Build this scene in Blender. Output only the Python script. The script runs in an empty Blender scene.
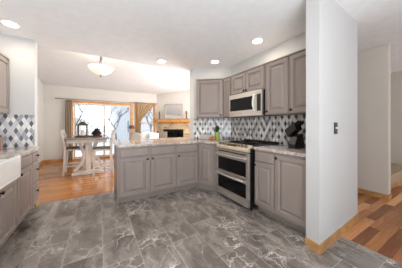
import bpy, bmesh, math, random
from mathutils import Vector, Matrix
random.seed(7)
S = bpy.context.scene
COL = S.collection
R = math.radians
# ------------------------------------------------------------------ camera, sky, exposure
cam_d = bpy.data.cameras.new('camera'); cam = bpy.data.objects.new('camera', cam_d); COL.objects.link(cam)
cam.location = (0, 0, 1.24); cam.rotation_euler = (R(90), 0, R(-30.5))
cam_d.sensor_width = 36; cam_d.lens = 36*175/402; cam_d.shift_y = -9/402; cam_d.clip_start = .05
S.camera = cam
W = bpy.data.worlds.new('sky'); S.world = W; W.use_nodes = True
wn = W.node_tree.nodes; bg = wn['Background']
bg.inputs['Color'].default_value = (.92, .955, 1, 1); bg.inputs['Strength'].default_value = 3.1
S.view_settings.view_transform = 'Standard'; S.view_settings.look = 'None'
S.view_settings.exposure = .0; S.view_settings.gamma = 1; S.view_settings.use_curve_mapping = False
def area(name, loc, rot, sx, sy, e, col):
    d = bpy.data.lights.new(name, 'AREA'); d.shape = 'RECTANGLE'; d.size = sx; d.size_y = sy; d.energy = e; d.color = col
    o = bpy.data.objects.new(name, d); COL.objects.link(o); o.location = loc; o.rotation_euler = rot; return o
# unseen fill lamp added behind the camera, aimed up to brighten the ceiling
area('ceiling_fill', (-.2, -.9, .9), (R(180-24), 0, 0), 2.6, 1.2, 84, (.97, .98, 1))
# added fill lamp, out of view on the right, to brighten the living room
area('living_fill', (3.6, 4.6, 1.6), (R(90), 0, R(90)), 2.0, 2.2, 135, (1, .98, .95))
# ------------------------------------------------------------------ material helpers
def lin(h):
    h = h.lstrip('#'); v = [int(h[i:i+2], 16)/255 for i in (0, 2, 4)]
    return tuple(c/12.92 if c <= .04045 else ((c+.055)/1.055)**2.4 for c in v) + (1,)
class N:
    """small node graph helper"""
    def __init__(s, name):
        s.m = bpy.data.materials.new(name); s.m.use_nodes = True
        s.t = s.m.node_tree; s.b = s.t.nodes['Principled BSDF']
    def node(s, typ, **kw):
        n = s.t.nodes.new(typ)
        for k, v in kw.items(): setattr(n, k, v)
        return n
    def put(s, sock, v):
        if isinstance(v, bpy.types.NodeSocket): s.t.links.new(v, sock)
        elif v is not None: sock.default_value = v
    def math(s, op, a, b=None, c=None):
        n = s.node('ShaderNodeMath', operation=op)
        for i, v in enumerate((a, b, c)): s.put(n.inputs[i], v)
        return n.outputs[0]
    def vmath(s, op, a, b=None):
        n = s.node('ShaderNodeVectorMath', operation=op)
        s.put(n.inputs[0], a); s.put(n.inputs[1], b)
        return n.outputs[0]
    def obj(s): return s.node('ShaderNodeTexCoord').outputs['Object']
    def mapping(s, v, scale=(1, 1, 1), rot=(0, 0, 0)):
        n = s.node('ShaderNodeMapping'); s.put(n.inputs['Vector'], v)
        n.inputs['Scale'].default_value = scale; n.inputs['Rotation'].default_value = rot
        return n.outputs[0]
    def sep(s, v):
        n = s.node('ShaderNodeSeparateXYZ'); s.put(n.inputs[0], v); return n.outputs
    def comb(s, x, y, z=0.0):
        n = s.node('ShaderNodeCombineXYZ')
        for i, v in enumerate((x, y, z)): s.put(n.inputs[i], v)
        return n.outputs[0]
    def noise(s, v, scale=5, detail=4, rough=.5, dist=0):
        n = s.node('ShaderNodeTexNoise'); s.put(n.inputs['Vector'], v)
        n.inputs['Scale'].default_value = scale; n.inputs['Detail'].default_value = detail
        n.inputs['Roughness'].default_value = rough; n.inputs['Distortion'].default_value = dist
        return n.outputs
    def white(s, v):
        n = s.node('ShaderNodeTexWhiteNoise', noise_dimensions='3D'); s.put(n.inputs['Vector'], v); return n.outputs
    def ramp(s, f, stops, interp='LINEAR'):
        n = s.node('ShaderNodeValToRGB'); s.put(n.inputs[0], f); e = n.color_ramp.elements
        n.color_ramp.interpolation = interp
        while len(e) < len(stops): e.new(.5)
        for i, (p, c) in enumerate(stops):
            e[i].position = p; e[i].color = lin(c) if isinstance(c, str) else (c, c, c, 1)
        return n.outputs[0]
    def mix(s, f, a, b):
        n = s.node('ShaderNodeMix', data_type='RGBA'); s.put(n.inputs['Factor'], f)
        s.put(n.inputs[6], lin(a) if isinstance(a, str) else a); s.put(n.inputs[7], lin(b) if isinstance(b, str) else b)
        return n.outputs[2]
    def set(s, **kw):
        for k, v in kw.items():
            key = {'col': 'Base Color', 'rough': 'Roughness', 'metal': 'Metallic', 'trans': 'Transmission Weight', 'alpha': 'Alpha',
                   'spec': 'Specular IOR Level', 'emit': 'Emission Color', 'estr': 'Emission Strength', 'normal': 'Normal', 'coat': 'Coat Weight'}[k]
            s.put(s.b.inputs[key], lin(v) if isinstance(v, str) else v)
        return s
    def bump(s, h, strength=.2, dist=.01):
        n = s.node('ShaderNodeBump'); n.inputs['Strength'].default_value = strength; n.inputs['Distance'].default_value = dist
        s.put(n.inputs['Height'], h); s.put(s.b.inputs['Normal'], n.outputs[0])
def shade(h, k):
    h = h.lstrip('#'); return '#' + ''.join('%02x' % max(0, min(255, round(int(h[i:i+2], 16)*k))) for i in (0, 2, 4))
M = {}
def plain(name, col, rough=.5, metal=0, var=.05, scale=6, stretch=(1, 1, 1), bump=0, **kw):
    n = N(name); v = n.mapping(n.obj(), stretch)
    f = n.noise(v, scale, 4)[0]
    n.set(col=n.ramp(f, [(.3, shade(col, 1-var)), (.7, shade(col, 1+var))]), rough=rough, metal=metal, **kw)
    if bump: n.bump(n.noise(v, scale*12, 2)[0], bump, .004)
    M[name] = n.m; return n.m
plain('wall_paint', '#c9c9c8', .85, var=.01, scale=2, bump=.05)
plain('living_paint', '#d3cfc9', .85, var=.01, scale=2, bump=.05)
plain('hall_paint', '#d2cbc1', .85, var=.01, scale=2, bump=.05)
plain('ceiling_paint', '#eeeff1', .9, var=.012, scale=9, bump=.05)
plain('vault_paint', '#e6e7e8', .9, var=.012, scale=9, bump=.15)
plain('cabinet_paint', '#958982', .42, var=.035, scale=3, stretch=(1, 1, .25))
plain('oak', '#c98d4c', .4, var=.12, scale=9, stretch=(1, 1, 1))
plain('oak_base', '#b98b58', .45, var=.12, scale=8)
plain('steel', '#cdc8c2', .3, .85, var=.04, scale=3, stretch=(1, 30, 1))
plain('steel_panel', '#d8ccb6', .32, .7, var=.03, scale=3)
plain('black_metal', '#1d1a18', .4, .5)
plain('black_plastic', '#191818', .35)
plain('oven_glass', '#0b0b0c', .08, var=.02)
plain('nickel', '#8c8680', .32, .9)
plain('white_ceramic', '#f0efec', .15, var=.01)
plain('whitewash', '#cfc6bd', .55, var=.08, scale=7, stretch=(1, 1, .3))
plain('weathered_top', '#7a6c62', .22, var=.14, scale=6, stretch=(5, .6, 1))
plain('seat_cloth', '#6f655d', .85, var=.1, scale=30)
plain('curtain_cloth', '#9c8a76', .9, var=.08, scale=10, stretch=(4, 4, .3))
plain('sheer_cloth', '#a58a68', .9, var=.1, scale=10, stretch=(4, 4, .5))
plain('sofa_cloth', '#a19d9a', .95, var=.05, scale=40)
plain('white_cloth', '#dcdad7', .95, var=.02, scale=30)
plain('taupe_cloth', '#6b5f53', .95, var=.06, scale=30)
plain('lantern_wood', '#4a382c', .6, var=.15)
plain('candle_wax', '#efe6d3', .6, var=.02)
plain('tray_wood', '#4b3c33', .5, var=.15)
plain('pinecone', '#33271f', .8, var=.25, scale=30)
plain('leaf', '#2f4a26', .55, var=.25, scale=20)
plain('lime_pot', '#a3b552', .3, var=.03)
plain('soil', '#2c211a', .9)
plain('orange_skin', '#e0892f', .45, var=.06, scale=20)
plain('grey_box', '#b5b1ac', .6, var=.02)
plain('bronze', '#3a332e', .4, .6)
plain('brown_shade', '#5f4636', .7, var=.06)
plain('amber', '#7a4b34', .3, var=.08)
plain('carpet', '#b09a83', 1, var=.08, scale=60, bump=.4)
plain('mirror_frame', '#b5aea5', .4, .3, var=.05)
plain('snow', '#e9edf2', .9, var=.02, scale=1)
plain('bark', '#6f655f', .9, var=.15, scale=12)
plain('siding_blue', '#b9c4d2', .8, var=.03, scale=2)
plain('roof_shingle', '#d9dde2', .9, var=.05, scale=5)
plain('window_dark', '#7f8fa2', .2)
plain('trim_white', '#e6e4df', .5, var=.01)
plain('vinyl', '#d9d5cc', .5, var=.01)
M['oven_glass'].node_tree.nodes['Principled BSDF'].inputs['Specular IOR Level'].default_value = .25
n = N('mirror_glass'); n.set(col='#e8e8e8', metal=1, rough=.02); M['mirror_glass'] = n.m
n = N('lamp_glow'); n.set(col='#ffffff', emit='#fff4e2', estr=9.0); M['lamp_glow'] = n.m
n = N('bowl_glass'); n.set(col='#f4efe4', emit='#fff0d8', estr=.55, rough=.4); M['bowl_glass'] = n.m
n = N('display'); n.set(col='#4a3a22', rough=.15, emit='#8a5a20', estr=.08); M['display'] = n.m
# pane: glass with a grey tint put in to dim the bright outdoors
n = N('pane_glass'); n.t.nodes.remove(n.b)
tr = n.node('ShaderNodeBsdfTransparent'); tr.inputs[0].default_value = (.74, .745, .75, 1)
gl = n.node('ShaderNodeBsdfGlossy'); gl.inputs['Roughness'].default_value = .01
mx = n.node('ShaderNodeMixShader'); mx.inputs[0].default_value = .05
n.t.links.new(tr.outputs[0], mx.inputs[1]); n.t.links.new(gl.outputs[0], mx.inputs[2])
n.t.links.new(mx.outputs[0], n.t.nodes['Material Output'].inputs[0]); M['pane_glass'] = n.m
# floor tile: 0.316 x 0.61 planks of dark veined marble, third offset
n = N('marble_tile'); o = n.obj(); x, y, z = n.sep(o)
cx = n.math('DIVIDE', n.math('SUBTRACT', x, .99), .316); ci = n.math('FLOOR', cx); fx = n.math('FRACT', n.math('ADD', cx, 60))
par = n.math('MODULO', n.math('ADD', ci, 100), 2)
cy = n.math('DIVIDE', n.math('ADD', n.math('SUBTRACT', y, 1.34), n.math('MULTIPLY', par, .21)), .61)
ri = n.math('FLOOR', cy); fy = n.math('FRACT', n.math('ADD', cy, 60))
dx = n.math('MULTIPLY', n.math('MINIMUM', fx, n.math('SUBTRACT', 1, fx)), .316)
dy = n.math('MULTIPLY', n.math('MINIMUM', fy, n.math('SUBTRACT', 1, fy)), .61)
dd = n.math('MINIMUM', dx, dy)
grout = n.math('LESS_THAN', dd, .0026)
wr = n.white(n.comb(ci, ri, 3.0))
off = n.vmath('MULTIPLY', wr[1], (9, 9, 9))
p = n.vmath('ADD', o, off)
wob = n.noise(p, 3.2, 5, .6)[1]
pd = n.vmath('ADD', p, n.vmath('MULTIPLY', n.vmath('SUBTRACT', wob, (.5, .5, .5)), (.3, .3, .3)))
rotp = n.mapping(pd, (5.5, 2.0, 1), (0, 0, R(24)))
cloud = n.noise(rotp, 1.3, 7, .62)[0]
base = n.ramp(cloud, [(.28, '#433d39'), (.41, '#746c66'), (.55, '#938b84'), (.8, '#b3aba3')])
vor = n.node('ShaderNodeTexVoronoi', feature='DISTANCE_TO_EDGE'); n.put(vor.inputs['Vector'], pd); vor.inputs['Scale'].default_value = 6.5
edge = n.ramp(vor.outputs[0], [(0, 1.0), (.018, .65), (.045, 0.0)])
msk = n.ramp(n.noise(p, 2.4, 2)[0], [(.5, 0.0), (.62, 1.0)])
vein = n.math('MULTIPLY', edge, msk)
vor2 = n.node('ShaderNodeTexVoronoi', feature='DISTANCE_TO_EDGE'); n.put(vor2.inputs['Vector'], n.mapping(pd, (2.2, .7, 1), (0, 0, R(-18)))); vor2.inputs['Scale'].default_value = 3.4
v2 = n.math('MULTIPLY', n.ramp(vor2.outputs[0], [(0, .7), (.012, .25), (.03, 0.0)]), n.ramp(n.noise(p, 1.7, 2)[0], [(.42, 0.0), (.6, 1.0)]))
c = n.mix(n.math('MAXIMUM', vein, v2), base, '#efe9e2')
c = n.mix(n.math('MULTIPLY', wr[0], .3), c, '#6a625d')
c = n.mix(grout, c, '#bdb5ae')
n.set(col=c, rough=n.ramp(cloud, [(.2, .2), (.8, .34)])); M['marble_tile'] = n.m
# hardwood in strips along X
def wood(name, cols, pw, pl, rough):
    n = N(name); o = n.obj(); x, y, z = n.sep(o)
    r = n.math('FLOOR', n.math('DIVIDE', y, pw)); fr = n.math('FRACT', n.math('ADD', n.math('DIVIDE', y, pw), 100))
    sh = n.white(n.comb(r, 1.0, 7.0))[0]
    cxx = n.math('ADD', n.math('DIVIDE', x, pl), n.math('MULTIPLY', sh, 5)); ci = n.math('FLOOR', cxx)
    w = n.white(n.comb(ci, r, 2.0))
    p = n.vmath('ADD', o, n.vmath('MULTIPLY', w[1], (7, 7, 7)))
    g = n.noise(n.mapping(p, (1.2, 14, 1)), 2.2, 5, .6, .8)[0]
    f = n.math('ADD', n.math('MULTIPLY', w[0], .8), n.math('MULTIPLY', n.math('SUBTRACT', g, .28), .6))
    c = n.ramp(f, [(.15, cols[0]), (.5, cols[1]), (.85, cols[2])])
    gap = n.math('MAXIMUM', n.math('LESS_THAN', fr, .025), n.math('LESS_THAN', n.math('FRACT', n.math('ADD', cxx, 50)), .004))
    c = n.mix(n.math('MULTIPLY', gap, .6), c, shade(cols[0], .6))
    n.set(col=c, rough=rough); M[name] = n.m
wood('oak_floor', ('#8a5423', '#a86a2e', '#bb7f3e'), .083, .9, .16)
wood('walnut_floor', ('#7d4a2a', '#bd7d4c', '#e8ae7a'), .1, .8, .3)
# granite worktop
n = N('granite'); o = n.obj()
a = n.noise(o, 22, 6, .7, .6)[0]; b = n.noise(o, 5, 5, .6, 1.2)[0]
c = n.ramp(a, [(.3, '#6f625c'), (.42, '#b3a69d'), (.55, '#d6cec6'), (.75, '#ece7e0')])
c = n.mix(n.ramp(b, [(.42, 0.0), (.62, .75)]), c, '#a3948c')
n.set(col=c, rough=.09); M['granite'] = n.m
# argyle mosaic: rhombs, every second one dark; local x along the wall
def argyle(name, a, b, darks, lights):
    n = N(name); x, y, z = n.sep(n.obj())
    u = n.math('ADD', n.math('DIVIDE', x, a), n.math('DIVIDE', z, b)); v = n.math('SUBTRACT', n.math('DIVIDE', x, a), n.math('DIVIDE', z, b))
    u = n.math('ADD', u, 100); v = n.math('ADD', v, 100)
    iu = n.math('FLOOR', u); iv = n.math('FLOOR', v); fu = n.math('FRACT', u); fv = n.math('FRACT', v)
    dark = n.math('MULTIPLY', n.math('LESS_THAN', n.math('MODULO', iu, 2), .5), n.math('LESS_THAN', n.math('MODULO', iv, 2), .5))
    w = n.white(n.comb(iu, iv, 1.0))[0]
    dc = n.ramp(w, [(0, darks[0]), (.4, darks[1]), (.8, darks[2])], 'CONSTANT')
    lc = n.ramp(w, [(0, lights[0]), (.45, lights[1]), (.8, lights[2])], 'CONSTANT')
    c = n.mix(dark, lc, dc)
    c = n.mix(n.math('MULTIPLY', n.noise(n.obj(), 18, 4)[0], .12), c, '#cfcfd2')
    e = n.math('MINIMUM', n.math('MINIMUM', fu, n.math('SUBTRACT', 1, fu)), n.math('MINIMUM', fv, n.math('SUBTRACT', 1, fv)))
    c = n.mix(n.math('LESS_THAN', e, .035), c, '#c9c6c2')
    n.set(col=c, rough=.18); M[name] = n.m
argyle('argyle_square', .054, .105, ('#4c4d51', '#424244', '#5a6475'), ('#eae9e7', '#cacacd', '#9a9da4'))
argyle('argyle_tall', .058, .105, ('#323237', '#434040', '#414b5d'), ('#e9e6e2', '#c4c2c2', '#86888e'))
# stone mosaic of the fireplace
n = N('stone_mosaic'); x, y, z = n.sep(n.obj())
bt = n.node('ShaderNodeTexBrick'); n.put(bt.inputs['Vector'], n.comb(x, z, 0.0))
bt.inputs['Scale'].default_value = 1; bt.inputs['Brick Width'].default_value = .15; bt.inputs['Row Height'].default_value = .09; bt.inputs['Mortar Size'].default_value = .004
bt.inputs['Color1'].default_value = lin('#d2bd98'); bt.inputs['Color2'].default_value = lin('#8f7552'); bt.inputs['Mortar'].default_value = lin('#d8c9ae')
n.set(col=bt.outputs[0], rough=.5); M['stone_mosaic'] = n.m
# lap siding
n = N('lap_siding'); x, y, z = n.sep(n.obj())
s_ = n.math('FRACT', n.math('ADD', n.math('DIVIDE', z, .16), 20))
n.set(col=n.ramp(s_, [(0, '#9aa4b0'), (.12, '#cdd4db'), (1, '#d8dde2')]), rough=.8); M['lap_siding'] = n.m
# ------------------------------------------------------------------ mesh helpers
class B:
    def __init__(s): s.bm = bmesh.new()
    def poly(s, pts, faces):
        v = [s.bm.verts.new(p) for p in pts]
        for f in faces:
            try: s.bm.faces.new([v[i] for i in f])
            except ValueError: pass
        return s
    def box(s, x0, x1, y0, y1, z0, z1, mtx=None):
        p = [Vector(q) for q in ((x0,y0,z0),(x1,y0,z0),(x1,y1,z0),(x0,y1,z0),(x0,y0,z1),(x1,y0,z1),(x1,y1,z1),(x0,y1,z1))]
        if mtx: p = [mtx @ q for q in p]
        return s.poly(p, [(0,3,2,1),(4,5,6,7),(0,1,5,4),(1,2,6,5),(2,3,7,6),(3,0,4,7)])
    def prism(s, pts, z0, z1):
        k = len(pts)
        z0f = z0 if callable(z0) else (lambda x, y: z0); z1f = z1 if callable(z1) else (lambda x, y: z1)
        P = [(x, y, z0f(x, y)) for x, y in pts] + [(x, y, z1f(x, y)) for x, y in pts]
        return s.poly(P, [tuple(range(k))[::-1], tuple(range(k, 2*k))] + [(i, (i+1) % k, (i+1) % k + k, i+k) for i in range(k)])
    def extr(s, pts, y0, y1):           # outline in the xz plane, thick in y
        k = len(pts)
        P = [(x, y0, z) for x, z in pts] + [(x, y1, z) for x, z in pts]
        return s.poly(P, [tuple(range(k)), tuple(range(k, 2*k))[::-1]] + [((i+1) % k, i, i+k, (i+1) % k + k) for i in range(k)])
    def lathe(s, prof, c=(0, 0, 0), seg=20, mtx=None):
        rings = []
        for r, z in prof:
            ring = []
            for i in range(seg):
                a = 2*math.pi*i/seg; q = Vector((r*math.cos(a), r*math.sin(a), z))
                if mtx: q = mtx @ q
                ring.append(s.bm.verts.new(q + Vector(c)))
            rings.append(ring)
        for A, Bq in zip(rings, rings[1:]):
            for i in range(seg): s.bm.faces.new((A[i], A[(i+1) % seg], Bq[(i+1) % seg], Bq[i]))
        s.bm.faces.new(rings[0][::-1]); s.bm.faces.new(rings[-1])
        return s
    def tube(s, path, r, seg=8):
        path = [Vector(p) for p in path]; rings = []
        for i, p in enumerate(path):
            d = (path[min(i+1, len(path)-1)] - path[max(i-1, 0)]).normalized()
            u = d.cross(Vector((0, 0, 1)) if abs(d.z) < .95 else Vector((1, 0, 0))).normalized(); w = d.cross(u)
            rr = r[i] if isinstance(r, (list, tuple)) else r
            rings.append([s.bm.verts.new(p + rr*(math.cos(2*math.pi*k/seg)*u + math.sin(2*math.pi*k/seg)*w)) for k in range(seg)])
        for A, Bq in zip(rings, rings[1:]):
            for k in range(seg): s.bm.faces.new((A[k], A[(k+1) % seg], Bq[(k+1) % seg], Bq[k]))
        s.bm.faces.new(rings[0][::-1]); s.bm.faces.new(rings[-1])
        return s
    def bar(s, a, b, w, h):              # rectangular bar between two points
        a, b = Vector(a), Vector(b); d = b-a; L = d.length; d.normalize()
        u = d.cross(Vector((0, 0, 1)) if abs(d.z) < .95 else Vector((0, 1, 0))).normalized(); v = u.cross(d)
        m = Matrix((( u.x, d.x, v.x, a.x), (u.y, d.y, v.y, a.y), (u.z, d.z, v.z, a.z), (0, 0, 0, 1)))
        return s.box(-w/2, w/2, 0, L, -h/2, h/2, m)
    def rings(s, w, h, steps, x=0, z=0):  # nested rectangles (inset, y): door fronts facing -y
        prev = None
        for ins, y in steps:
            r = [s.bm.verts.new(q) for q in ((x+ins, y, z+ins), (x+w-ins, y, z+ins), (x+w-ins, y, z+h-ins), (x+ins, y, z+h-ins))]
            if prev:
                for i in range(4): s.bm.faces.new((prev[i], prev[(i+1) % 4], r[(i+1) % 4], r[i]))
            else: s.bm.faces.new(r[::-1])
            prev = r
        s.bm.faces.new(prev); return s
    def ball(s, c, r, sub=2, sc=(1, 1, 1)):
        m = Matrix.Translation(c) @ Matrix.Diagonal((r*sc[0], r*sc[1], r*sc[2], 1))
        bmesh.ops.create_icosphere(s.bm, subdivisions=sub, radius=1, matrix=m); return s
    def build(s, name, mat, parent=None, loc=(0, 0, 0), rz=0, bevel=0, smooth=False, subsurf=0):
        bmesh.ops.recalc_face_normals(s.bm, faces=s.bm.faces)
        me = bpy.data.meshes.new(name); s.bm.to_mesh(me); s.bm.free()
        me.materials.append(M[mat])
        if smooth:
            for p in me.polygons: p.use_smooth = True
        o = bpy.data.objects.new(name, me); COL.objects.link(o)
        o.location = loc; o.rotation_euler = (0, 0, rz)
        if parent: o.parent = parent
        if bevel:
            b = o.modifiers.new('bevel', 'BEVEL'); b.width = bevel; b.segments = 2; b.limit_method = 'ANGLE'; b.angle_limit = R(40)
        if subsurf:
            b = o.modifiers.new('subsurf', 'SUBSURF'); b.levels = b.render_levels = subsurf
        return o
def thing(name, label, cat, loc=(0, 0, 0), rz=0, group=None):
    o = bpy.data.objects.new(name, None); COL.objects.link(o); o.empty_display_size = .1
    o.location = loc; o.rotation_euler = (0, 0, rz); return tag(o, label, cat, group)
def tag(o, label, cat, group=None):
    o['label'] = label; o['category'] = cat
    if group: o['group'] = group
    return o
def struct(o): o['kind'] = 'structure'; return o
def copy_tree(o, parent=None):
    c = o.copy(); COL.objects.link(c)
    if parent: c.parent = parent
    for ch in list(o.children): copy_tree(ch, c)
    return c
# ------------------------------------------------------------------ room shell
def zc(x, y): return 2.606 - .0286*y          # kitchen ceiling, slightly pitched
def zv(x, y): return 2.58 + .1*(7.6-y)        # vaulted ceiling of the living side
f = B().prism([(-1.42, -1.6), (2.34, -1.6), (2.34, .9), (2.66, .9), (2.66, 3.65), (-1.42, 3.65)], -.1, 0)
struct(f.build('floor', 'marble_tile'))
struct(B().box(-1.68, 3.75, 3.65, 7.72, -.1, 0).build('floor.001', 'oak_floor'))
struct(B().prism([(2.34, -1.6), (6.4, -1.6), (6.4, 3.1), (2.66, 3.1), (2.66, .9), (2.34, .9)], -.1, 0).build('floor.002', 'walnut_floor'))
struct(B().prism([(-1.68, -1.6), (6.5, -1.6), (6.5, 3.72), (-1.68, 3.72)], zc, 3.12).build('ceiling', 'ceiling_paint'))
struct(B().prism([(-1.68, 3.72), (3.75, 3.72), (3.75, 7.75), (-1.68, 7.75)], zv, lambda x, y: zv(x, y)+.12).build('ceiling.001', 'vault_paint'))
struct(B().box(-1.55, -1.42, -1.6, 3.5, -.1, 2.75).build('wall_left', 'wall_paint'))
struct(B().box(-1.55, -.81, 3.5, 3.63, 0, 2.75).build('wall_stub', 'wall_paint'))
struct(B().box(-1.68, -1.55, 3.5, 7.72, -.1, 3.1).build('wall_dining', 'living_paint'))
w = B()
w.box(-1.55, -.79, 7.6, 7.72, 0, 2.58).box(-.79, 1.19, 7.6, 7.72, 2.07, 2.58).box(1.19, 1.36, 7.6, 7.72, 0, 2.58)
w.box(1.36, 2.17, 7.6, 7.72, 0, .55).box(1.36, 2.17, 7.6, 7.72, 2.13, 2.58).box(2.17, 2.35, 7.6, 7.72, 0, 2.58)
struct(w.build('wall_far', 'living_paint'))
struct(B().prism([(2.22, 7.6), (3.62, 6.2), (3.75, 6.2), (3.75, 6.3), (2.4, 7.65)], 0, 3.0).build('wall_fireplace', 'living_paint'))
struct(B().box(1.4, 5.0, -1.72, -1.6, 0, 2.75).build('light_block_wall', 'wall_paint'))  # unseen wall added behind the camera to keep sky light off the wall end
struct(B().prism([(1.85, 3.47), (2.53, 3.0), (2.66, 3.0), (2.66, 3.15), (1.99, 3.6), (1.85, 3.66)], 0, 2.75).build('wall_back', 'wall_paint'))
struct(B().box(2.53, 2.66, 1.01, 3.0, 0, 2.75).build('wall_right', 'wall_paint'))
struct(B().prism([(1.84, .875), (2.915, .93), (2.915, 1.01), (1.855, 1.01)], 0, 2.75).build('wall_end', 'wall_paint'))
struct(B().box(2.8, 2.915, 1.01, 3.1, 0, 2.75).build('wall_hall_left', 'hall_paint'))
struct(B().box(4.13, 4.26, .92, 3.1, 0, 2.75).build('wall_hall_right', 'hall_paint'))
struct(B().box(2.66, 6.4, 3.1, 3.22, 0, 2.75).build('wall_hall_back', 'hall_paint'))
struct(B().box(6.4, 6.52, -1.6, 3.22, 0, 2.75).build('wall_hall_far', 'hall_paint'))
struct(B().box(4.26, 6.4, 2.0, 2.12, 0, 2.75).build('wall_stair', 'hall_paint'))
# baseboards of oak
def base(name, pts, out, h=.085, t=.014):     # pts: polyline along a wall foot; out: unit normal per segment
    b = B()
    for (a, c), (nx, ny) in zip(zip(pts, pts[1:]), out):
        b.prism([a, c, (c[0]+nx*t, c[1]+ny*t), (a[0]+nx*t, a[1]+ny*t)], 0, h)
    return struct(b.build(name, 'oak_base'))
base('baseboard_end', [(1.855, 1.01), (1.84, .875), (2.915, .93)], [(-1, .1), (.05, -1)])
base('baseboard_hall', [(4.13, 3.1), (4.13, .92), (4.26, .92)], [(-1, 0), (0, -1)])
base('baseboard_dining', [(-1.55, 3.63), (-1.55, 7.6), (-.84, 7.6)], [(1, 0), (0, -1)])
base('baseboard_stub', [(-.81, 3.502), (-.81, 3.63), (-1.54, 3.63)], [(1, 0), (0, 1)])
# carpeted stair in the hall
st = thing('carpeted_stair', 'beige carpeted stair step behind the hall wall corner at far right', 'stairs', (4.3, 1.02, 0))
B().box(0, 2.05, 0, .96, .085, .28).build('tread', 'carpet', st, bevel=.015)
B().box(0, 2.05, .02, .96, 0, .084).build('riser_base', 'oak_base', st)
# backsplashes
def splash(name, a, c, z0, z1, mat):
    a, c = Vector((*a, 0)), Vector((*c, 0)); d = c-a
    return struct(B().box(0, d.length, -.008, 0, z0, z1).build(name, mat, None, (a.x, a.y, 0), math.atan2(d.y, d.x)))
splash('wall_tile_left', (-1.412, 3.4995), (-.812, 3.4995), .917, 1.39, 'argyle_square')
splash('wall_tile_sink', (-1.4195, 1.0), (-1.4195, 3.488), .917, 1.39, 'argyle_square')
splash('wall_tile_back', (1.853, 3.467), (2.528, 3.002), .932, 1.39, 'argyle_tall')
splash('wall_tile_right', (2.5295, 2.99), (2.5295, 1.012), .932, 1.39, 'argyle_tall')
# ------------------------------------------------------------------ sliding door and window (oak)
dr = B()
dr.box(-.83, -.755, 7.57, 7.66, 0, 2.11).box(1.155, 1.235, 7.57, 7.66, 0, 2.11).box(-.755, 1.155, 7.57, 7.66, 2.03, 2.11).box(-.755, 1.155, 7.6, 7.7, 0, .04)
door = struct(dr.build('door_1', 'oak', bevel=.006))
def sash(parent, x0, x1, y, z0, z1, w, mat='vinyl', nm='sash'):
    b = B().box(x0, x0+w, y, y+.035, z0, z1).box(x1-w, x1, y, y+.035, z0, z1).box(x0+w, x1-w, y, y+.035, z0, z0+w).box(x0+w, x1-w, y, y+.035, z1-w, z1)
    s = b.build(nm, mat, parent)
    B().box(x0+w, x1-w, y+.014, y+.02, z0+w, z1-w).build('pane', 'pane_glass', s); return s
sash(door, -.75, .24, 7.65, .045, 2.025, .055)
s2 = sash(door, .18, 1.15, 7.61, .045, 2.025, .055)
B().box(.2, .222, 7.575, 7.609, .95, 1.2).build('handle', 'black_metal', s2)
wd = B().box(1.33, 1.395, 7.57, 7.66, .5, 2.17).box(2.12, 2.2, 7.57, 7.66, .5, 2.17).box(1.395, 2.12, 7.57, 7.66, 2.1, 2.17).box(1.395, 2.12, 7.55, 7.66, .5, .56)
win = struct(wd.build('window_1', 'oak', bevel=.006))
sash(win, 1.4, 2.115, 7.645, 1.3, 2.095, .035, 'oak'); sash(win, 1.4, 2.115, 7.605, .565, 1.335, .035, 'oak')
# ------------------------------------------------------------------ cabinets (local frame: x right, y into the cabinet, front faces -y)
def knob(parent, x, z, y=-.021):
    mt = Matrix.Rotation(R(90), 4, 'X')
    B().lathe([(.006, 0), (.006, .012), (.016, .018), (.017, .026), (.012, .031)], (x, y, z), 12, mt).build('knob', 'black_metal', parent, smooth=True)
def door_front(root, x, z, w, h, knob_at=None, frame=.058, name='door', mat='cabinet_paint'):
    t = .02
    b = B().rings(w, h, [(0, 0), (0, -t+.004), (.004, -t), (frame-.008, -t), (frame-.001, -t+.016), (frame+.009, -t+.016), (frame+.034, -t+.001)])
    o = b.build(name, mat, root, (x, 0, z))
    if knob_at: knob(o, *knob_at)
    return o
def drawer_front(root, x, z, w, h, knob_at=None):
    t = .02
    o = B().rings(w, h, [(0, 0), (0, -t+.008), (.007, -t+.003), (.012, -t)]).build('drawer', 'cabinet_paint', root, (x, 0, z))
    if knob_at: knob(o, *knob_at)
    return o
FRONT_Y = .0
def base_unit(label, loc, rz, w, depth=.56, toe=.075, top=.889, z0=.1, left_end=False):
    r = thing('base_cabinet', label, 'cabinet', loc, rz)
    B().box(.0005, w-.0005, .0005, depth, z0, top).build('carcass', 'cabinet_paint', r)
    B().box(.0005, w-.0005, toe, depth, 0.001, z0-.0005).build('toe_kick', 'cabinet_paint', r)
    return r
def upper_unit(label, loc, rz, w, depth, z0, z1):
    r = thing('wall_cabinet', label, 'cabinet', loc, rz)
    B().box(.0005, w-.0005, .0005, depth, z0, z1).build('carcass', 'cabinet_paint', r)
    B().extr([(0.0005, z1), (w-.0005, z1), (w-.0005, z1+.02), (.0005, z1+.02)], -.018, .03).build('crown_moulding', 'cabinet_paint', r, bevel=.004)
    return r
# peninsula, three units, front at y = 2.97
for i, (x0, x1, ks, lab) in enumerate((
        (.27, .745, 'r', 'grey base cabinet at the open end of the peninsula beside the wood floor'),
        (.745, 1.215, 'l', 'grey base cabinet in the middle of the peninsula'),
        (1.215, 1.68, 'l', 'grey base cabinet of the peninsula nearest the corner and the stove'))):
    w = x1-x0; r = base_unit(lab, (x0, 2.97, 0), 0, w, .62)
    drawer_front(r, .02, .735, w-.035, .125)
    dw = w-.035
    door_front(r, .02, .125, dw, .59, (dw-.025 if ks == 'r' else .028, .555))
    if i == 0:
        e = B().box(-.012, -.0005, .0, .62, .001, .889).build('end_panel', 'cabinet_paint', r)
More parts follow.
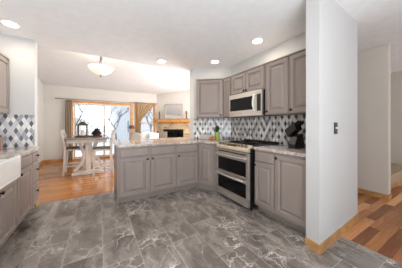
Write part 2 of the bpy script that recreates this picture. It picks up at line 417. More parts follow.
# corner unit with the narrow angled door
A = Vector((1.68, 2.97)); C_ = Vector((1.85, 2.66)); dv = (C_-A); Ld = dv.length; ang = math.atan2(dv.y, dv.x)
r = thing('base_cabinet', 'narrow grey corner base cabinet with angled door left of the stove', 'cabinet', (A.x, A.y, 0), ang)
iv = Matrix.Rotation(-ang, 2)
loc2 = lambda x, y: tuple(iv @ (Vector((x, y)) - A))
pol = [loc2(*p) for p in ((1.6805, 2.9705), (1.8495, 2.6605), (1.86, 2.556), (2.525, 2.556), (2.525, 2.99), (1.849, 3.455), (1.6805, 3.58))]
B().prism(pol, .1, .889).build('carcass', 'cabinet_paint', r)
pol = [loc2(*p) for p in ((1.6805, 3.046), (1.92, 2.61), (1.93, 2.556), (2.525, 2.556), (2.525, 2.99), (1.849, 3.455), (1.6805, 3.58))]
B().prism(pol, .001, .0995).build('toe_kick', 'cabinet_paint', r)
door_front(r, .025, .125, Ld-.05, .735, None)
# right run, front at x = 1.945
r = base_unit('grey base cabinet with one drawer just right of the stove', (1.945, 1.775, 0), R(-90), .33, .58)
drawer_front(r, .01, .735, .31, .125); door_front(r, .01, .135, .31, .58, (.026, .545), .05)
r = base_unit('grey base cabinet with full height door beside the white wall end', (1.945, 1.445, 0), R(-90), .425, .58)
door_front(r, .015, .135, .4, .725, (.028, .69))
# left run, front at x = -0.78 faces +X; local x runs to +Y
r = base_unit('grey sink base cabinet under the white apron sink', (-.78, 1.79, 0), R(90), .88, .6, .08, .67)
door_front(r, .01, .125, .425, .53, (.39, .5)); door_front(r, .445, .125, .425, .53, (.035, .5))
r = base_unit('grey base cabinet with drawer and door right of the apron sink', (-.78, 2.67, 0), R(90), .53, .6, .08, .872)
drawer_front(r, .015, .735, .5, .115); door_front(r, .015, .125, .5, .59, (.03, .555))
r = base_unit('narrow grey drawer cabinet at the end of the sink counter', (-.78, 3.2, 0), R(90), .295, .6, .08, .872)
for z, h in ((.735, .115), (.43, .29), (.125, .29)): drawer_front(r, .015, z, .265, h, (.132, h*.62))
r = base_unit('grey base cabinet left of the apron sink, mostly out of view', (-.78, 1.19, 0), R(90), .6, .6, .08, .872)
door_front(r, .015, .125, .57, .73, (.53, .6))
# wall cabinets
a0 = Vector((1.735, 3.13)); a1 = Vector((2.15, 2.785)); dv = a1-a0; Lu = dv.length; angu = math.atan2(dv.y, dv.x)
r = thing('wall_cabinet', 'grey corner wall cabinet with wide angled door above the lime pot', 'cabinet', (a0.x, a0.y, 0), angu)
iv2 = Matrix.Rotation(-angu, 2); lc = lambda x, y: tuple(iv2 @ (Vector((x, y)) - a0))
pol = [(0, .0005), (Lu, .0005), lc(2.17, 2.785), lc(2.525, 2.785), lc(2.525, 2.985), lc(1.9, 3.418)]
B().prism(pol, 1.392, 2.15).build('carcass', 'cabinet_paint', r)
B().box(0, Lu, -.018, .03, 2.1505, 2.17).build('crown_moulding', 'cabinet_paint', r, bevel=.004)
door_front(r, .012, 1.402, Lu-.03, .735, (Lu-.06, .035))
r = upper_unit('very narrow grey wall cabinet left of the microwave', (2.17, 2.78, 0), R(-90), .225, .355, 1.392, 2.15)
door_front(r, .012, 1.402, .2, .735, None, .05)
r = upper_unit('short grey double-door wall cabinet above the microwave', (2.17, 2.55, 0), R(-90), .765, .355, 1.79, 2.15)
door_front(r, .012, 1.8, .365, .335, (.34, .025)); door_front(r, .387, 1.8, .365, .335, (.025, .025))
r = upper_unit('tall grey wall cabinet just right of the microwave', (2.17, 1.78, 0), R(-90), .39, .355, 1.392, 2.15)
door_front(r, .03, 1.402, .345, .735, (.028, .035))
r = upper_unit('tall grey wall cabinet against the white wall end', (2.17, 1.388, 0), R(-90), .375, .355, 1.392, 2.15)
door_front(r, .012, 1.402, .35, .735, (.028, .035))
r = upper_unit('grey wall cabinet over the left counter, cut by the photo edge', (-1.09, 2.89, 0), R(90), .605, .325, 1.392, 2.15)
door_front(r, .012, 1.402, .58, .735, (.03, .035))
# ------------------------------------------------------------------ worktops
def rounded(pts, radii, seg=6):
    out = []
    for i, p in enumerate(pts):
        r_ = radii[i]
        if not r_: out.append(p); continue
        p = Vector(p); a = (Vector(pts[i-1])-p).normalized(); c = (Vector(pts[(i+1) % len(pts)])-p).normalized()
        for k in range(seg+1):
            t = k/seg; q = p + a*r_*(1-t)**2 + c*r_*t**2
            out.append((q.x, q.y))
    return out
pts = rounded([(.24, 2.942), (1.665, 2.942), (1.815, 2.645), (1.835, 2.556), (2.52, 2.556), (2.52, 2.99), (1.842, 3.455), (1.842, 4.05), (.24, 4.05)], [.06]+[0]*7+[.06])
tag(B().prism(pts, .8905, .93).build('worktop', 'granite', bevel=.006), 'polished granite worktop of the peninsula running into the corner', 'worktop')
tag(B().box(1.915, 2.52, 1.015, 1.776, .8905, .93).build('worktop', 'granite', bevel=.006), 'granite worktop right of the stove under the knife block', 'worktop')
wl = B().box(-1.41, -.75, 2.672, 3.49, .8735, .915).box(-1.41, -.75, 1.0, 1.786, .8735, .915).box(-1.41, -1.27, 1.786, 2.672, .8735, .915)
tag(wl.build('worktop', 'granite', bevel=.005), 'grey granite worktop around the white sink on the left', 'worktop')
# apron sink
sk = thing('apron_sink', 'white farmhouse sink with a deep apron front, left edge', 'sink', (-1.265, 1.792, .672))
b = B(); L = .876; D = .535; H = .205; t = .03
b.box(0, D, 0, L, 0, t).box(0, t, 0, L, t, H).box(D-.04, D, 0, L, t, H+.03).box(t, D-.04, 0, t, t, H).box(t, D-.04, L-t, L, t, H)
b.build('basin', 'white_ceramic', sk, bevel=.008)
B().lathe([(.04, 0), (.042, .003), (.03, .004)], (.25, .44, t), 16).build('drain', 'nickel', sk)
# ------------------------------------------------------------------ range
rg = thing('range', 'stainless slide-in range with two black-windowed ovens', 'stove', (1.84, 2.549, 0), R(-90))
Wd = .762
B().box(.004, Wd-.004, .03, .685, .05, .9).build('body', 'black_metal', rg, bevel=.004)
B().box(.002, Wd-.002, .085, .685, .901, .935).build('cooktop', 'black_plastic', rg, bevel=.006)
def side_prof(b, pts, x0, x1):           # outline in the yz plane, thick in x
    k = len(pts); P = [(x0, y, z) for y, z in pts] + [(x1, y, z) for y, z in pts]
    return b.poly(P, [tuple(range(k)), tuple(range(k, 2*k))[::-1]] + [((i+1) % k, i, i+k, (i+1) % k + k) for i in range(k)])
cp = side_prof(B(), [(-.02, .845), (.028, .845), (.028, .9), (.083, .903), (.083, .942), (.06, .945), (-.015, .89)], 0, Wd).build('control_panel', 'steel_panel', rg, bevel=.006)
sl = math.atan2(.055, .075)
pm = lambda u, k: (u, -.015+.075*k, .89+.055*k)
mk = Matrix.Rotation(sl, 4, 'X')
for u in (.07, .14, .21, .53, .61, .69):
    B().lathe([(.026, 0), (.026, .006), (.021, .008), (.019, .03), (.015, .033)], pm(u, .5), 16, mk).build('knob', 'nickel', cp, smooth=False)
B().box(-.12, .12, -.026, .026, .0, .004, Matrix.Translation(pm(.37, .5)) @ mk).build('display', 'display', cp)
for z0, z1, w0, w1, hz in ((.458, .832, .485, .70, .752), (.155, .452, .18, .385, .425)):
    od = B().box(.003, Wd-.003, -.012, .028, z0, z1).build('oven_door', 'steel', rg, bevel=.004)
    B().box(.05, Wd-.05, -.0155, -.0125, w0, w1).build('oven_window', 'oven_glass', od)
    hb = B()
    hb.tube([(.04, -.055, hz), (.2, -.062, hz-.002), (Wd/2, -.066, hz-.003), (Wd-.2, -.062, hz-.002), (Wd-.04, -.055, hz)], .014, 10)
    hb.box(.045, .07, -.052, -.0125, hz-.01, hz+.01).box(Wd-.07, Wd-.045, -.052, -.0125, hz-.01, hz+.01)
    hb.build('handle', 'steel', od, smooth=False)
    if hz > .6: B().box(.05, Wd-.05, -.0145, -.0125, .795, .812).build('vent_slot', 'black_plastic', od)
bp = B().box(.003, Wd-.003, -.012, .028, .058, .151).build('bottom_panel', 'steel', rg, bevel=.004)
B().lathe([(.014, 0), (.014, .002), (.011, .0025)], (.36, -.0122, .105), 18, Matrix.Rotation(R(90), 4, 'X')).build('emblem', 'trim_white', bp)
for x in (.05, Wd-.05):
    for y in (.1, .6): B().lathe([(.02, 0.001), (.02, .012), (.012, .015), (.012, .049)], (x, y, 0), 10).build('foot', 'black_plastic', rg)
for (x, y, q) in ((.2, .24, .1), (.56, .24, .12), (.2, .53, .1), (.56, .53, .08)):
    b = B()
    b.tube([(x+q*math.cos(a*math.pi/10), y+q*math.sin(a*math.pi/10), .949) for a in range(21)], .006, 6)
    for a in range(4):
        b.bar((x+.02*math.cos(a*R(90)), y+.02*math.sin(a*R(90)), .951), (x+q*math.cos(a*R(90)), y+q*math.sin(a*R(90)), .951), .01, .014)
        b.box(x+q*math.cos(a*R(90)+.8)-.006, x+q*math.cos(a*R(90)+.8)+.006, y+q*math.sin(a*R(90)+.8)-.006, y+q*math.sin(a*R(90)+.8)+.006, .9355, .948)
    b.build('burner_grate', 'black_metal', rg)
B().box(.02, Wd-.02, .655, .683, .9355, .965).build('rear_vent', 'black_metal', rg, bevel=.004)
# ------------------------------------------------------------------ microwave
mw = thing('microwave', 'stainless over-the-range microwave with curved handle', 'microwave', (2.12, 2.546, 1.387), R(-90))
Wm = .757; Hm = .395
B().box(.003, Wm-.003, .025, .4, .0, Hm).build('body', 'black_plastic', mw, bevel=.003)
mf = B().box(0, Wm, -.012, .0245, .03, Hm-.03).build('door', 'steel', mw, bevel=.005)
B().box(.035, .575, -.0155, -.0125, .1, .315).build('window', 'oven_glass', mf)
B().box(.665, .735, -.0155, -.0125, .07, .33).build('keypad', 'black_plastic', mf)
B().tube([(.625, -.014, .07), (.625, -.045, .09), (.625, -.062, .15), (.625, -.066, .2), (.625, -.062, .25), (.625, -.045, .31), (.625, -.014, .33)], .013, 10).build('handle', 'trim_white', mf, smooth=True)
B().box(0, Wm, -.01, .0245, Hm-.0295, Hm).build('vent_grille', 'steel', mw, bevel=.003)
B().box(0, Wm, -.01, .0245, 0, .0295).build('bottom_trim', 'steel', mw, bevel=.003)
B().lathe([(.011, 0), (.011, .002), (.008, .0025)], (.37, -.0122, .06), 18, Matrix.Rotation(R(90), 4, 'X')).build('emblem', 'trim_white', mf)
# ------------------------------------------------------------------ things on the worktops
kb = thing('knife_block', 'black slanted knife block with handles on the right-hand worktop', 'knife block', (2.31, 1.385, .9305), R(-100)); kb.scale = (1.12, 1.12, 1.3)
side_prof(B(), [(-.075, 0), (.075, 0), (.075, .05), (.05, .15), (-.04, .12), (-.075, .04)], -.05, .05).build('stand', 'black_plastic', kb, bevel=.006)
tl = Matrix.Translation((0, -.02, .155)) @ Matrix.Rotation(R(-32), 4, 'Y')
hb = B().box(-.085, .075, -.05, .05, 0, .085, tl).build('block', 'black_plastic', kb, bevel=.006)
for k in range(5):
    B().box(.077, .135 + .012*(k % 2), -.04+.018*k, -.028+.018*k, .03 if k % 2 else .052, .05 if k % 2 else .072, tl).build('knife_handle', 'black_metal', kb, bevel=.003)
pl = thing('potted_plant', 'leafy plant in a lime green pot on the corner worktop', 'plant', (2.13, 2.95, .9305))
B().lathe([(.036, 0), (.04, .002), (.052, .15), (.055, .152), (.055, .165), (.047, .165), (.045, .15)], (0, 0, 0), 20).build('pot', 'lime_pot', pl, smooth=False)
B().lathe([(.042, .15), (.042, .158)], (0, 0, 0), 16).build('soil', 'soil', pl)
b = B()
for k in range(70):
    a = random.uniform(0, 6.283); el = random.uniform(.15, 1.5); rr = random.uniform(.055, .105)
    tip = Vector((math.cos(a)*math.cos(el)*rr, math.sin(a)*math.cos(el)*rr, .165+math.sin(el)*rr*1.5))
    root = Vector((0, 0, .16)) .lerp(tip, .45); d = (tip-root).normalized(); sd = d.cross(Vector((0, 0, 1))).normalized()*random.uniform(.012, .02)
    mid = root.lerp(tip, .5); up = Vector((0, 0, .006))
    b.poly([root, mid+sd+up, tip, mid-sd+up], [(0, 1, 2, 3)])
    b.tube([(0, 0, .155), root], .0015, 4)
b.build('foliage', 'leaf', pl)
tag(B().box(-.12, .12, -.05, .05, 0, .11).build('storage_box', 'grey_box', None, (1.985, 3.155, .9305), R(-34), bevel=.008), 'small pale grey box beside the lime pot', 'box')
for k, (x, y) in enumerate(((2.05, 2.955), (2.02, 3.03))):
    fr = thing('orange', ('orange right beside the lime pot, nearer the stove', 'orange between the pale grey box and the lime pot')[k], 'fruit', (x, y, .9305))
    B().ball((0, 0, .03), .03, 3).build('peel', 'orange_skin', fr, smooth=True)
    B().lathe([(.003, .058), (.002, .064)], (0, 0, 0), 6).build('stem', 'leaf', fr)
jr = thing('jar', 'small brown jar with black lid at the left photo edge', 'jar', (-1.125, 3.32, .9155))
B().lathe([(.034, 0), (.038, .01), (.038, .15), (.03, .165)], (0, 0, 0), 20).build('body', 'amber', jr)
B().lathe([(.033, .166), (.033, .19), (.01, .195)], (0, 0, 0), 20).build('lid', 'black_plastic', jr)
# switch on the wall end
sw = thing('light_switch', 'dark bronze double light switch plate on the white wall end', 'light switch', (2.215, .8925, 1.205), R(2.93))
B().rings(.078, .125, [(0, 0), (0, -.004), (.004, -.007)], -.039, -.0625).build('plate', 'bronze', sw)
for x in (-.016, .016): B().box(x-.005, x+.005, -.017, -.0075, -.003, .011).build('toggle', 'trim_white', sw)
# ------------------------------------------------------------------ recessed lights and pendant
def can(x, y, zf, label, power, rz=.075):
    z = zf(x, y)
    slope = math.atan(-.0286 if zf is zc else -.1)
    t = thing('recessed_light', label, 'ceiling light', (x, y, z-.002)); t.rotation_euler = (slope, 0, 0)
    B().lathe([(rz+.02, 0), (rz+.02, -.006), (rz, -.009), (rz, -.004)], (0, 0, 0), 28).build('trim_ring', 'trim_white', t)
    B().lathe([(rz-.002, -.0095), (rz-.002, -.0115), (.03, -.014)], (0, 0, 0), 24).build('lens', 'lamp_glow', t)
    ld = bpy.data.lights.new('lamp', 'AREA'); ld.shape = 'DISK'; ld.size = .12; ld.energy = power; ld.color = (1, .88, .72)
    lo = bpy.data.objects.new('lamp', ld); COL.objects.link(lo); lo.parent = t; lo.location = (0, 0, -.03)
def ray(px, py, zf):
    th = R(30.5); F = Vector((math.sin(th), math.cos(th))); Q = Vector((math.cos(th), -math.sin(th)))
    d2 = F + Q*((px-201)/175); up = (125-py)/175
    lo, hi = .1, 20
    for _ in range(60):
        m = (lo+hi)/2
        if 1.24+up*m < zf(d2.x*m, d2.y*m): lo = m
        else: hi = m
    return d2.x*lo, d2.y*lo
for px, py, zf, lab, e in ((10.5, 23.5, zc, 'round recessed light over the sink counter, leftmost in the ceiling', 4),
                        (161.5, 61, zc, 'round recessed light over the peninsula, between pendant and corner cabinets', 8),
                        (215, 61.5, zc, 'round recessed light in front of the corner wall cabinet', 1.2),
                        (257.5, 40.5, zc, 'round recessed light nearest the white wall end, above the stove aisle', 4.5),
                        (181.5, 82, zv, 'small round recessed light far off above the fireplace', 6)):
    can(*ray(px, py, zf), zf, lab, e)
pz = zv(0, 4.4)
pd_ = thing('pendant_lamp', 'semi-flush pendant lamp with a white glass bowl', 'lamp', (.06, 4.4, pz))
zb = 2.335-pz
B().lathe([(.065, .03), (.065, -.03), (.02, -.035)], (0, 0, -.005), 20).build('canopy', 'nickel', pd_)
B().lathe([(.03, -.04), (.03, zb+.16)], (0, 0, 0), 14).build('stem', 'nickel', pd_, smooth=True)
B().lathe([(.012, zb), (.12, zb+.025), (.2, zb+.08), (.255, zb+.155), (.25, zb+.16), (.19, zb+.09), (.11, zb+.04), (.012, zb+.02)], (0, 0, 0), 32).build('glass_bowl', 'bowl_glass', pd_, smooth=True)
B().lathe([(.004, zb-.06), (.018, zb-.045), (.012, zb-.03), (.024, zb-.015), (.02, zb)], (0, 0, 0), 14).build('finial', 'nickel', pd_, smooth=True)
ld = bpy.data.lights.new('bulb', 'POINT'); ld.energy = 26; ld.shadow_soft_size = .06; ld.color = (1, .88, .72)
lo = bpy.data.objects.new('bulb', ld); COL.objects.link(lo); lo.parent = pd_; lo.location = (0, 0, zb+.3)
# ------------------------------------------------------------------ dining set
tb = thing('dining_table', 'whitewashed trestle counter table with weathered grey-brown top', 'table', (-.21, 5.0, 0))
B().box(-.46, .46, 0, 1.6, .89, .93).build('tabletop', 'weathered_top', tb, bevel=.006)
B().box(-.4, .4, .05, .075, .81, .889).box(-.4, .4, 1.525, 1.55, .81, .889).box(-.4, -.375, .075, 1.525, .81, .889).box(.375, .4, .075, 1.525, .81, .889).build('apron', 'whitewash', tb)
for y in (.27, 1.3):
    t = B()
    t.extr([(-.34, 0.001), (.34, 0.001), (.34, .05), (.2, .1), (-.2, .1), (-.34, .05)], y-.05, y+.05)
    t.build('trestle_foot', 'whitewash', tb, bevel=.006)
    B().box(-.055, .055, y-.04, y+.04, .101, .809).build('trestle_post', 'whitewash', tb, bevel=.004)
    for s in (-1, 1):
        B().extr([(s*.25, .101), (s*.32, .101), (s*.14, .33), (s*.12, .5), (s*.2, .75), (s*.23, .809), (s*.15, .809), (s*.06, .56), (s*.06, .4), (s*.09, .28)], y-.03, y+.03).build('brace', 'whitewash', tb, bevel=.004)
B().box(-.03, .03, .31, 1.26, .3, .4).build('stretcher', 'whitewash', tb)
def stool(loc, rz, label):
    # seat centre at origin, back towards -x, sits facing +x
    c = thing('counter_chair', label, 'chair', loc, rz)
    B().box(-.21, .21, -.2, .2, .6, .635).build('seat', 'whitewash', c, bevel=.01)
    B().box(-.2, .2, -.19, .19, .6355, .675).build('cushion', 'seat_cloth', c, bevel=.015)
    for s in (-1, 1):
        y = s*.215
        B().bar((.19, y-s*.025, .001), (.17, y-s*.025, .599), .042, .042).build('leg', 'whitewash', c)
        b = B(); pts = [(-.23, y, .001), (-.2, y, .35), (-.19, y, .6), (-.2, y, .8), (-.24, y, 1.0), (-.29, y, 1.12)]
        k = B()
        for dx in (0,):
            P = [(x-.022, z) for x, _, z in pts] + [(x+.022, z) for x, _, z in pts][::-1]
            k.extr(P, y-.014, y+.014)
        k.build('leg', 'whitewash', c, bevel=.003)
        B().bar((-.19, y-s*.02, .22), (.17, y-s*.02, .22), .022, .03).build('stretcher', 'whitewash', c)
    B().bar((.182, -.17, .3), (.182, .17, .3), .022, .03).build('stretcher', 'whitewash', c)
    B().box(-.3, -.272, -.2, .2, 1.03, 1.1).build('backrest', 'whitewash', c, bevel=.006)
    B().box(-.235, -.21, -.2, .2, .84, .89).build('backrest', 'whitewash', c, bevel=.006)
    return c
stool((-.5, 5.56, 0), 0, 'whitewashed counter chair left of the dining table, by the curtain')
stool((.1, 5.17, 0), R(180), 'whitewashed counter chair right of the dining table, behind the peninsula')
# table top things
lt = thing("lantern", 'dark wooden lantern with a candle on the dining table tray', 'lantern', (-.34, 5.42, .943)); lt.scale = (1.4, 1.4, 1.5)
B().box(-.075, .075, -.075, .075, 0, .02).build('base', 'lantern_wood', lt)
for x in (-.066, .066):
    for y in (-.066, .066): B().box(x-.008, x+.008, y-.008, y+.008, .0205, .19).build('post', 'lantern_wood', lt)
B().poly([(-.09, -.09, .19), (.09, -.09, .19), (.09, .09, .19), (-.09, .09, .19), (-.02, -.02, .255), (.02, -.02, .255), (.02, .02, .255), (-.02, .02, .255)],
         [(0, 3, 2, 1), (4, 5, 6, 7), (0, 1, 5, 4), (1, 2, 6, 5), (2, 3, 7, 6), (3, 0, 4, 7)]).build('roof', 'lantern_wood', lt)
B().tube([(.03*math.cos(a*math.pi/8), 0, .27+.03*math.sin(a*math.pi/8)) for a in range(-4, 13)], .004, 6).build('ring', 'black_metal', lt)
B().lathe([(.03, .0205), (.03, .11), (.028, .115), (.004, .113)], (0, 0, 0), 16).build('candle', 'candle_wax', lt)
tag(B().box(-.3, .3, -.12, .12, 0, .012).box(-.3, .3, -.12, -.105, .012, .03).box(-.3, .3, .105, .12, .012, .03).box(-.3, -.285, -.105, .105, .012, .03).box(.285, .3, -.105, .105, .012, .03)
    .build('tray', 'tray_wood', None, (-.2, 5.42, .9305), 0, bevel=.003), 'dark wooden tray in the middle of the dining table', 'tray')
bw = thing('pinecone_bowl', 'dark bowl heaped with pinecones and twigs beside the lantern', 'bowl', (-.03, 5.42, .943)); bw.scale = (1.35, 1.35, 1.45)
B().lathe([(.04, 0), (.045, .005), (.1, .05), (.096, .052), (.03, .012)], (0, 0, 0), 20).build('bowl', 'tray_wood', bw)
for k in range(9):
    a = k*2.4; rr = .05 if k < 6 else .02
    b = B(); c0 = Vector((rr*math.cos(a), rr*math.sin(a), .06 if k < 6 else .105))
    for q in range(26):
        z = q/26; ra = .03*math.sin(math.pi*(.12+.85*z)); th = q*2.4
        p = c0 + Vector((ra*math.cos(th), ra*math.sin(th), (z-.5)*.075)); t_ = c0 + Vector((1.45*ra*math.cos(th), 1.45*ra*math.sin(th), (z-.42)*.075))
        b.bar(p - (t_-p)*1.5, t_, .014, .004)
    b.build('pinecone', 'pinecone', bw)
b = B()
for k in range(9):
    a = k*.7; b.tube([(0, 0, .06), (.07*math.cos(a), .07*math.sin(a), .13), (.11*math.cos(a), .11*math.sin(a), .16+.03*(k % 3))], .004, 5)
b.build('twigs', 'pinecone', bw)
# ------------------------------------------------------------------ curtains
def curtain(name, label, mat, xl, xr, z0, z1, y, folds, amp, group=None):
    r = thing(name, label, 'curtain', (0, y, 0))
    b = B(); nu, nv = folds*8, 24; g = []
    for j in range(nv+1):
        z = z0+(z1-z0)*j/nv; a_, c_ = xl(z), xr(z)
        row = []
        for i in range(nu+1):
            t = i/nu; row.append(b.bm.verts.new((a_+(c_-a_)*t, amp*math.sin(t*folds*2*math.pi), z)))
        g.append(row)
    for j in range(nv):
        for i in range(nu): b.bm.faces.new((g[j][i], g[j][i+1], g[j+1][i+1], g[j+1][i]))
    o = b.build('panel', mat, r, smooth=True); s = o.modifiers.new('thick', 'SOLIDIFY'); s.thickness = .005
    return r
curtain('curtain', 'taupe curtain hanging left of the sliding door', 'curtain_cloth', lambda z: -.96-.02*(2-z)/2, lambda z: -.76-.03*math.sin(z*1.5), .03, 2.105, 7.5, 4, .03)
def xr_(z):
    if z > 1.4: t = (z-1.4)/.7; return 1.54+.58*t**1.25
    return 1.54-.03*math.sin((1.4-z)*2)
cv = curtain('curtain', 'tan curtain swept aside to the left of the narrow window', 'sheer_cloth', lambda z: 1.36+.03*math.exp(-((z-1.35)/.2)**2), xr_, .3, 2.13, 7.49, 6, .022)
B().lathe([(.1, 0), (.102, .02), (.1, .04)], (1.46, 0, 1.33), 16, Matrix.Diagonal((1, .45, 1, 1))).build('tieback', 'sheer_cloth', cv)
for x0, x1, z, lab in ((-1.19, 1.235, 2.125, 'long grey curtain rod above the sliding door'), (1.31, 2.17, 2.15, 'short curtain rod above the narrow window')):
    rd = thing('curtain_rod', lab, 'curtain rod', ((x0+x1)/2, 7.5, z)); h = (x1-x0)/2
    B().tube([(-h, 0, .012), (h, 0, .012)], .01, 10).build('rod', 'nickel', rd, smooth=True)
    for s in (-1, 1):
        B().ball((s*(h+.02), 0, .012), .024, 2).build('finial', 'nickel', rd, smooth=True)
        B().box(s*(h-.05)-.01, s*(h-.05)+.01, .011, .0995, .004, .02).build('bracket', 'nickel', rd)
# ------------------------------------------------------------------ fireplace on the corner wall: local x along the wall, room at -y
o2 = (2.2193, 7.5993); q45 = R(-45)
def fire(name, label, cat): return thing(name, label, cat, (o2[0], o2[1], 0), q45)
fp = fire('fireplace', 'corner fireplace with beige stone tile and black firebox', 'fireplace')
B().box(.13, .352, -.06, -.002, .001, 1.34).box(1.27, 1.7, -.06, -.002, .001, 1.34).box(.352, 1.27, -.06, -.002, 1.05, 1.34).box(.352, 1.27, -.06, -.002, .001, .71).build('surround', 'stone_mosaic', fp)
fb = B().box(.353, 1.269, -.075, -.061, 1.0, 1.06).box(.353, 1.269, -.075, -.061, .7, .74).box(.353, .39, -.075, -.061, .74, 1.0).box(1.23, 1.269, -.075, -.061, .74, 1.0).build('firebox_frame', 'black_metal', fp)
B().box(.353, 1.269, -.03, -.003, .711, 1.049).build('firebox', 'oven_glass', fp)
B().box(.1, 1.75, -.23, -.002, 1.37, 1.47).box(.13, 1.72, -.16, -.002, 1.341, 1.37).box(.08, 1.77, -.25, -.002, 1.47, 1.49).build('mantel', 'oak', fp, bevel=.005)
mr = fire('mirror', 'pale framed mirror leaning on the oak mantel', 'mirror')
tm = Matrix.Translation((0, -.09, 1.4935)) @ Matrix.Rotation(R(-6), 4, 'X')
b = B().box(.4, 1.23, -.012, .012, 0, .05, tm).box(.4, 1.23, -.012, .012, .6, .65, tm).box(.4, .45, -.012, .012, .05, .6, tm).box(1.18, 1.23, -.012, .012, .05, .6, tm)
b.build('frame', 'mirror_frame', mr); B().box(.45, 1.18, 0, .008, .05, .6, tm).build('glass', 'mirror_glass', mr)
for x, lab in ((.2, 'candlestick on the mantel left of the mirror'), (1.42, 'candlestick on the mantel right of the mirror, by the white wall')):
    ux = Vector((o2[0], o2[1], 0)) + x*Vector((.7071, -.7071, 0)) + .12*Vector((-.7071, -.7071, 0))
    cs = thing('candlestick', lab, 'candlestick', (ux.x, ux.y, 1.491)); cs.scale = (1.5, 1.5, 1.1)
    B().lathe([(.045, 0), (.045, .012), (.014, .025), (.012, .09), (.024, .11), (.012, .13), (.012, .19), (.035, .2), (.035, .21)], (0, 0, 0), 16).build('stem', 'bronze', cs, smooth=False)
    B().lathe([(.022, .2105), (.022, .3), (.004, .305)], (0, 0, 0), 14).build('candle', 'taupe_cloth', cs)
# ------------------------------------------------------------------ sofa, cushions, lamp
sf = thing('sofa', 'light grey two-seat sofa behind the peninsula', 'sofa', (1.15, 6.05, 0))
B().box(.16, 1.24, 0, .8, .16, .42).build('base', 'sofa_cloth', sf, bevel=.03)
for k in range(2): B().box(.165+.54*k, .695+.54*k, -.02, .62, .421, .56).build('seat_cushion', 'sofa_cloth', sf, bevel=.05)
B().box(.16, 1.24, .64, .85, .43, .9).build('backrest', 'sofa_cloth', sf, bevel=.07)
for x in (0, 1.241): B().box(x, x+.159, 0, .85, .16, .68).build('armrest', 'sofa_cloth', sf, bevel=.06)
for x in (.06, 1.34):
    for y in (.08, .77): B().box(x-.025, x+.025, y-.025, y+.025, .001, .159).build('leg', 'lantern_wood', sf)
ac = thing('slipper_chair', 'small light grey upholstered chair with rounded back beyond the peninsula', 'chair', (.98, 5.5, 0))
B().box(-.19, .19, 0, .42, .28, .45).build('seat', 'sofa_cloth', ac, bevel=.05)
B().extr([(-.17, .3), (.17, .3), (.185, .6), (.175, .85), (.13, .97), (.06, 1.01), (-.06, 1.01), (-.13, .97), (-.175, .85), (-.185, .6)], -.12, -.005).build('backrest', 'sofa_cloth', ac, bevel=.035)
for x in (-.14, .14):
    for y in (.02, .37): B().lathe([(.014, .001), (.022, .279)], (x, y, 0), 10).build('leg', 'lantern_wood', ac)
def pillow(label, mat, c, s, rot):
    b = B(); nn = 10; g = {}
    for sd in (1, -1):
        for i in range(nn+1):
            for j in range(nn+1):
                u, v = i/nn*2-1, j/nn*2-1
                th = max(0, (1-u**4)*(1-v**4))**.5 * .5
                edge = i in (0, nn) or j in (0, nn)
                k = (i, j, 0 if edge else sd)
                pin = 1-.08*(u*u+v*v)+.06*(abs(u*v))**3
                if k not in g: g[k] = b.bm.verts.new((u*s*pin, sd*th*s*.55*(not edge), v*s*pin))
        for i in range(nn):
            for j in range(nn):
                q = [(i, j), (i+1, j), (i+1, j+1), (i, j+1)]
                vs = [g[(a, c_, 0 if (a in (0, nn) or c_ in (0, nn)) else sd)] for a, c_ in q]
                try: b.bm.faces.new(vs)
                except ValueError: pass
    o = b.build('pillow', mat, None, c, 0, smooth=True); o.rotation_euler = rot
    tag(o, label, 'pillow'); return o
pillow('white pillow leaning at the left end of the grey sofa', 'white_cloth', (1.53, 6.55, .81), .21, (R(-16), R(-6), R(6)))
pillow('white pillow in front of the taupe one on the grey sofa', 'white_cloth', (1.74, 6.35, .79), .2, (R(-18), R(8), R(-4)))
pillow('taupe pillow at the right end of the grey sofa', 'taupe_cloth', (2.13, 6.55, .81), .215, (R(-16), R(4), R(-8)))
fl = thing('floor_lamp', 'slim floor lamp with a small brown shade beside the sliding door', 'lamp', (1.03, 7.15, 0))
B().lathe([(.12, .001), (.12, .02), (.015, .03)], (0, 0, 0), 20).build('base', 'bronze', fl)
B().tube([(0, 0, .03), (0, 0, 1.2), (.03, 0, 1.23), (.09, 0, 1.23)], .009, 8).build('pole', 'nickel', fl, smooth=True)
B().lathe([(.1, 1.1), (.085, 1.225), (.08, 1.225), (.095, 1.1)], (.1, 0, 0), 20).build('lamp_shade', 'brown_shade', fl)
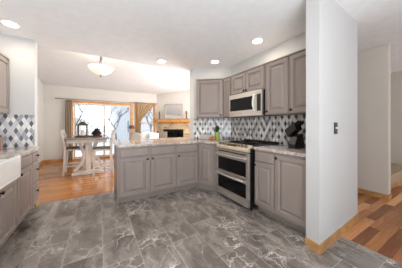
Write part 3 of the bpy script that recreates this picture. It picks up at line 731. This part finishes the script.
# ------------------------------------------------------------------ garden outside
g = B().box(-14, 18, 7.75, 34, -.3, -.12).build('ground', 'snow'); struct(g)
hs = thing('house', 'pale blue-grey neighbour house seen through the sliding door', 'house', (1.2, 15.5, -.12))
B().extr([(0, 0), (7, 0), (7, 3.6), (3.5, 5.6), (0, 3.6)], 0, 6).build('wall', 'lap_siding', hs)
B().extr([(-.4, 3.5), (3.5, 5.72), (7.4, 3.5), (7.4, 3.7), (3.5, 5.95), (-.4, 3.7)], -.4, 6.4).build('roof', 'roof_shingle', hs)
for x in (.8, 2.9, 5.0):
    for z in (.7, 2.5):
        wf = B().box(x, x+1, -.06, -.005, z, z+1.1).build('window', 'trim_white', hs)
        B().box(x+.08, x+.46, -.065, -.0605, z+.08, z+1.02).box(x+.54, x+.92, -.065, -.0605, z+.08, z+1.02).build('pane', 'window_dark', wf)
sh = thing('shed', 'low snow-roofed shed seen through the left door panel', 'shed', (-3.6, 14.2, -.12))
B().extr([(0, 0), (3, 0), (3, 1.6), (1.5, 2.2), (0, 1.6)], 0, 2.4).build('wall', 'vinyl', sh)
B().extr([(-.2, 1.55), (1.5, 2.25), (3.2, 1.55), (3.2, 1.75), (1.5, 2.5), (-.2, 1.75)], -.2, 2.6).build('roof', 'snow', sh)
def tree(x, y, h, seed, label):
    rnd = random.Random(seed); t = thing('bare_tree', label, 'tree', (x, y, -.12))
    tr = B(); br = B()
    def grow(p, d, L, r_, lev):
        q = p + d*L*.5 + Vector((rnd.uniform(-.05, .05), rnd.uniform(-.05, .05), 0))*L; e = q + (d+Vector((rnd.uniform(-.2, .2), rnd.uniform(-.2, .2), .1))).normalized()*L*.5
        (tr if lev == 0 else br).tube([p, q, e], [r_, r_*.8, r_*.6], 6)
        if lev < 4:
            for k in range(3 if lev < 3 else 2):
                a = rnd.uniform(0, 6.28); nd = (d*.8 + Vector((math.cos(a), math.sin(a), rnd.uniform(.1, .6)))*.75).normalized()
                grow(p.lerp(e, rnd.uniform(.6, 1)), nd, L*rnd.uniform(.55, .75), r_*.55, lev+1)
    grow(Vector((0, 0, 0)), Vector((0, 0, 1)), h*.4, h*.016, 0)
    tr.build('trunk', 'bark', t); br.build('branches', 'bark', t)
tree(-1.0, 11.6, 4.2, 3, 'bare tree beyond the left panel of the sliding door')
tree(.95, 11.2, 3.4, 8, 'bare tree beyond the right panel of the sliding door')
tree(3.2, 12.5, 4.0, 5, 'bare tree beyond the narrow window')
